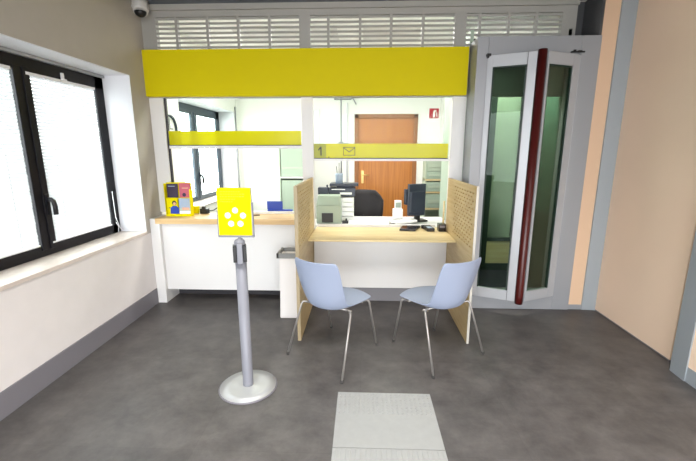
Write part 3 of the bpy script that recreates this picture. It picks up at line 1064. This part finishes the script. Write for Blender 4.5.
cabinet(.905, 1.215, 2.42, 2.68, 1.47, (.75, .99, 1.17), 'cab', 1, 'pale green open shelf unit with box files behind the monitor')
for i, (z0_, z1_, kk) in enumerate(((.765, .965, 'cabg'), (1.005, 1.14, 'cabg'), (1.185, 1.29, 'cabg'), (1.295, 1.44, 'cab'))):
    k = MB().use(kk).box((.93, 2.415, z0_), (1.19, 2.64, z1_)).use('cab').box((.95, 2.411, z0_ + (z1_ - z0_) * .35), (1.17, 2.415, z0_ + (z1_ - z0_) * .6))
    tag(k.build('box_file', bevel=.003), ('grey-green box file on the lowest visible shelf of the green unit', 'grey-green box file just above the wooden middle shelf of the green unit',
        'lower of two stacked box files on the top shelf of the green unit', 'upper of two stacked box files on the top shelf of the green unit')[i], 'box file', 'box files in the green shelf unit')
cabinet(-1.37, -.90, 3.18, 3.56, 1.66, (.40, 1.147), 'cab', 0, 'tall pale cabinet with green glass fronts behind the left counter')
for i, (z0_, z1_) in enumerate(((.42, 1.10), (1.165, 1.62))):
    k = MB().use('cabg').box((-1.34, 3.19, z0_), (-.93, 3.5, z1_)).use('cab').box((-1.32, 3.185, z0_ + .12), (-.95, 3.19, z0_ + .15))
    tag(k.build('box_file', bevel=.003), ('row of grey-green files on the lower shelf of the tall pale cabinet', 'row of grey-green files on the upper shelf of the tall pale cabinet')[i], 'box file', 'files in the tall pale cabinet')

# inner door
d = struct_root('door_2', (.4, 3.6, 0))
B('brownf', ((-.135, 3.575, 0), (-.065, 3.68, 2.185)), ((.865, 3.575, 0), (.935, 3.68, 2.185)), ((-.135, 3.575, 2.12), (.935, 3.68, 2.185))).build('door_frame', d, bevel=.004)
B('brown', ((-.065, 3.60, .005), (.865, 3.64, 2.12))).build('door_leaf', d)
k = MB().use('brass').box((-.015, 3.59, 1.02), (.025, 3.60, 1.24)).tube([(.005, 3.595, 1.17), (.005, 3.545, 1.17), (.03, 3.54, 1.17), (.12, 3.54, 1.165)], .010, 10)
k.build('door_handle', d)

# wall fittings
t = thing('extinguisher_sign', 'small red and white fire extinguisher sign on the back wall', 'sign', (1.2, 3.59, 2.19))
B('paper', ((1.105, 3.59, 2.075), (1.29, 3.598, 2.285))).build('plate', t)
k = MB().use('redp').box((1.118, 3.587, 2.115), (1.277, 3.59, 2.275)).use('paper').box((1.18, 3.585, 2.13), (1.215, 3.587, 2.22)).box((1.19, 3.585, 2.22), (1.235, 3.587, 2.245)).box((1.235, 3.585, 2.14), (1.25, 3.587, 2.21))
k.build('pictogram', t)
tag(MB().use('alu').tube([(-.365, 3.59, .3), (-.365, 3.59, 2.45), (-.365, 3.59, ZC)], .012, 8).build('conduit_pipe'), 'grey vertical pipe on the back wall, left of the two', 'pipe', 'pipes left of the brown door')
tag(MB().use('cord').tube([(-.262, 3.585, .3), (-.262, 3.585, 2.36), (-.262, 3.585, 2.37)], .016, 8).build('conduit_pipe'), 'pale vertical pipe on the back wall nearest the brown door', 'pipe', 'pipes left of the brown door')
k = MB().use('alu').tube([(-.48, 3.58, 2.43), (-.20, 3.58, 2.43), (-.17, 3.57, 2.45), (.02, 3.56, 2.47)], .012, 8).tube([(-.17, 3.57, 2.45), (-.12, 3.56, 2.36), (-.11, 3.56, 2.34)], .01, 8)
tag(k.build('cable_bracket'), 'grey cables and bracket high on the back wall above the pipes', 'bracket')
k = MB().use('alu').box((-.41, 3.55, 1.66), (-.33, 3.59, 1.73)).box((-.33, 3.57, 1.69), (-.24, 3.59, 1.71))
tag(k.build('junction_box'), 'small grey junction box on the back wall at the left pipe', 'junction box')
tag(B('cord', ((-.86, 3.57, 1.45), (-.735, 3.60, 2.27))).build('switch_panel', bevel=.004), 'tall white electrical panel on the back wall beside the left pillar', 'panel')
tag(MB().use('alu').tube([(-2.142, 3.475, .3), (-2.142, 3.475, 2.3)], .011, 8).build('corner_pipe'), 'thin grey vertical pipe in the office corner beside the far window', 'pipe')
# wall clock on the office side of the left wall
t = thing('wall_clock', 'round wall clock with dark rim on the left wall near the counter', 'clock', (-2.15, 1.18, 1.82))
k = MB()
n = 40
R_, r_ = .150, .134
ring = []
vs, fs = [], []
for i in range(n):
    a = 2 * math.pi * i / n
    for rr, xx in ((R_, XL), (R_, XL + .04), (r_, XL + .04), (r_, XL + .015)):
        vs.append((xx, 1.165 + rr * math.cos(a), 1.82 + rr * math.sin(a)))
for i in range(n):
    j = (i + 1) % n
    for q in range(3):
        fs.append((i * 4 + q, j * 4 + q, j * 4 + q + 1, i * 4 + q + 1))
k.use('teal').add(vs, fs, True).build('rim', t)
k = MB().use('paper').add([(XL + .016, 1.165 + r_ * math.cos(2 * math.pi * i / n), 1.82 + r_ * math.sin(2 * math.pi * i / n)) for i in range(n)], [tuple(range(n))])
k.build('dial', t)
B('black', ((XL + .018, 1.176, 1.82), (XL + .020, 1.184, 1.93)), ((XL + .018, 1.18, 1.816), (XL + .020, 1.25, 1.824))).build('hands', t)

# security camera
t = thing('dome_camera', 'white dome security camera in the upper left ceiling corner', 'camera', (-2.08, .70, ZC))
MB().use('camw').lathe((-2.085, .72, 2.865), [(.066, 0), (.072, .03), (.07, .085)], 32).build('housing', t)
k = MB().use('camw')
k.tube([(-2.085, .72, 2.90), (-2.075, .695, 2.845)], .07, 28, radii=[.07, .062])
k.build('turret', t)
k = MB().use('black')
prof = [(.052 * math.sin(math.pi / 2 * i / 6), -.05 * math.cos(math.pi / 2 * i / 6)) for i in range(7)]
prof[0] = (.002, prof[0][1])
k.lathe((-2.074, .690, 2.848), prof, 24)
k.build('lens_dome', t)
MB().use('camw').tube([(-2.155, .70, 2.90), (-2.12, .70, 2.89)], .012, 8).build('wall_arm', t)

# ceiling lights that light the two rooms (above the frame)
for x, y, lb in ((-.75, -1.75, 'square ceiling light panel over the waiting area, left one'), (1.05, -1.75, 'square ceiling light panel over the waiting area, right one')):
    t = thing('ceiling_light', lb, 'ceiling light', (x, y, ZC), 'ceiling panels above the hall')
    B('camw', ((x - .3, y - .3, ZC - .014), (x + .3, y + .3, ZC))).build('frame', t)
for x, y, lb in ((-.9, 1.8, 'long office ceiling light above the left counter side'), (.6, 1.8, 'long office ceiling light above the desk side')):
    t = thing('ceiling_light', lb, 'ceiling light', (x, y, ZC), 'ceiling panels above the office')
    B('camw', ((x - .6, y - .3, ZC - .022), (x + .6, y + .3, ZC))).build('frame', t)

for o in bpy.data.objects:
    if '_local' in o.keys():
        del o['_local']
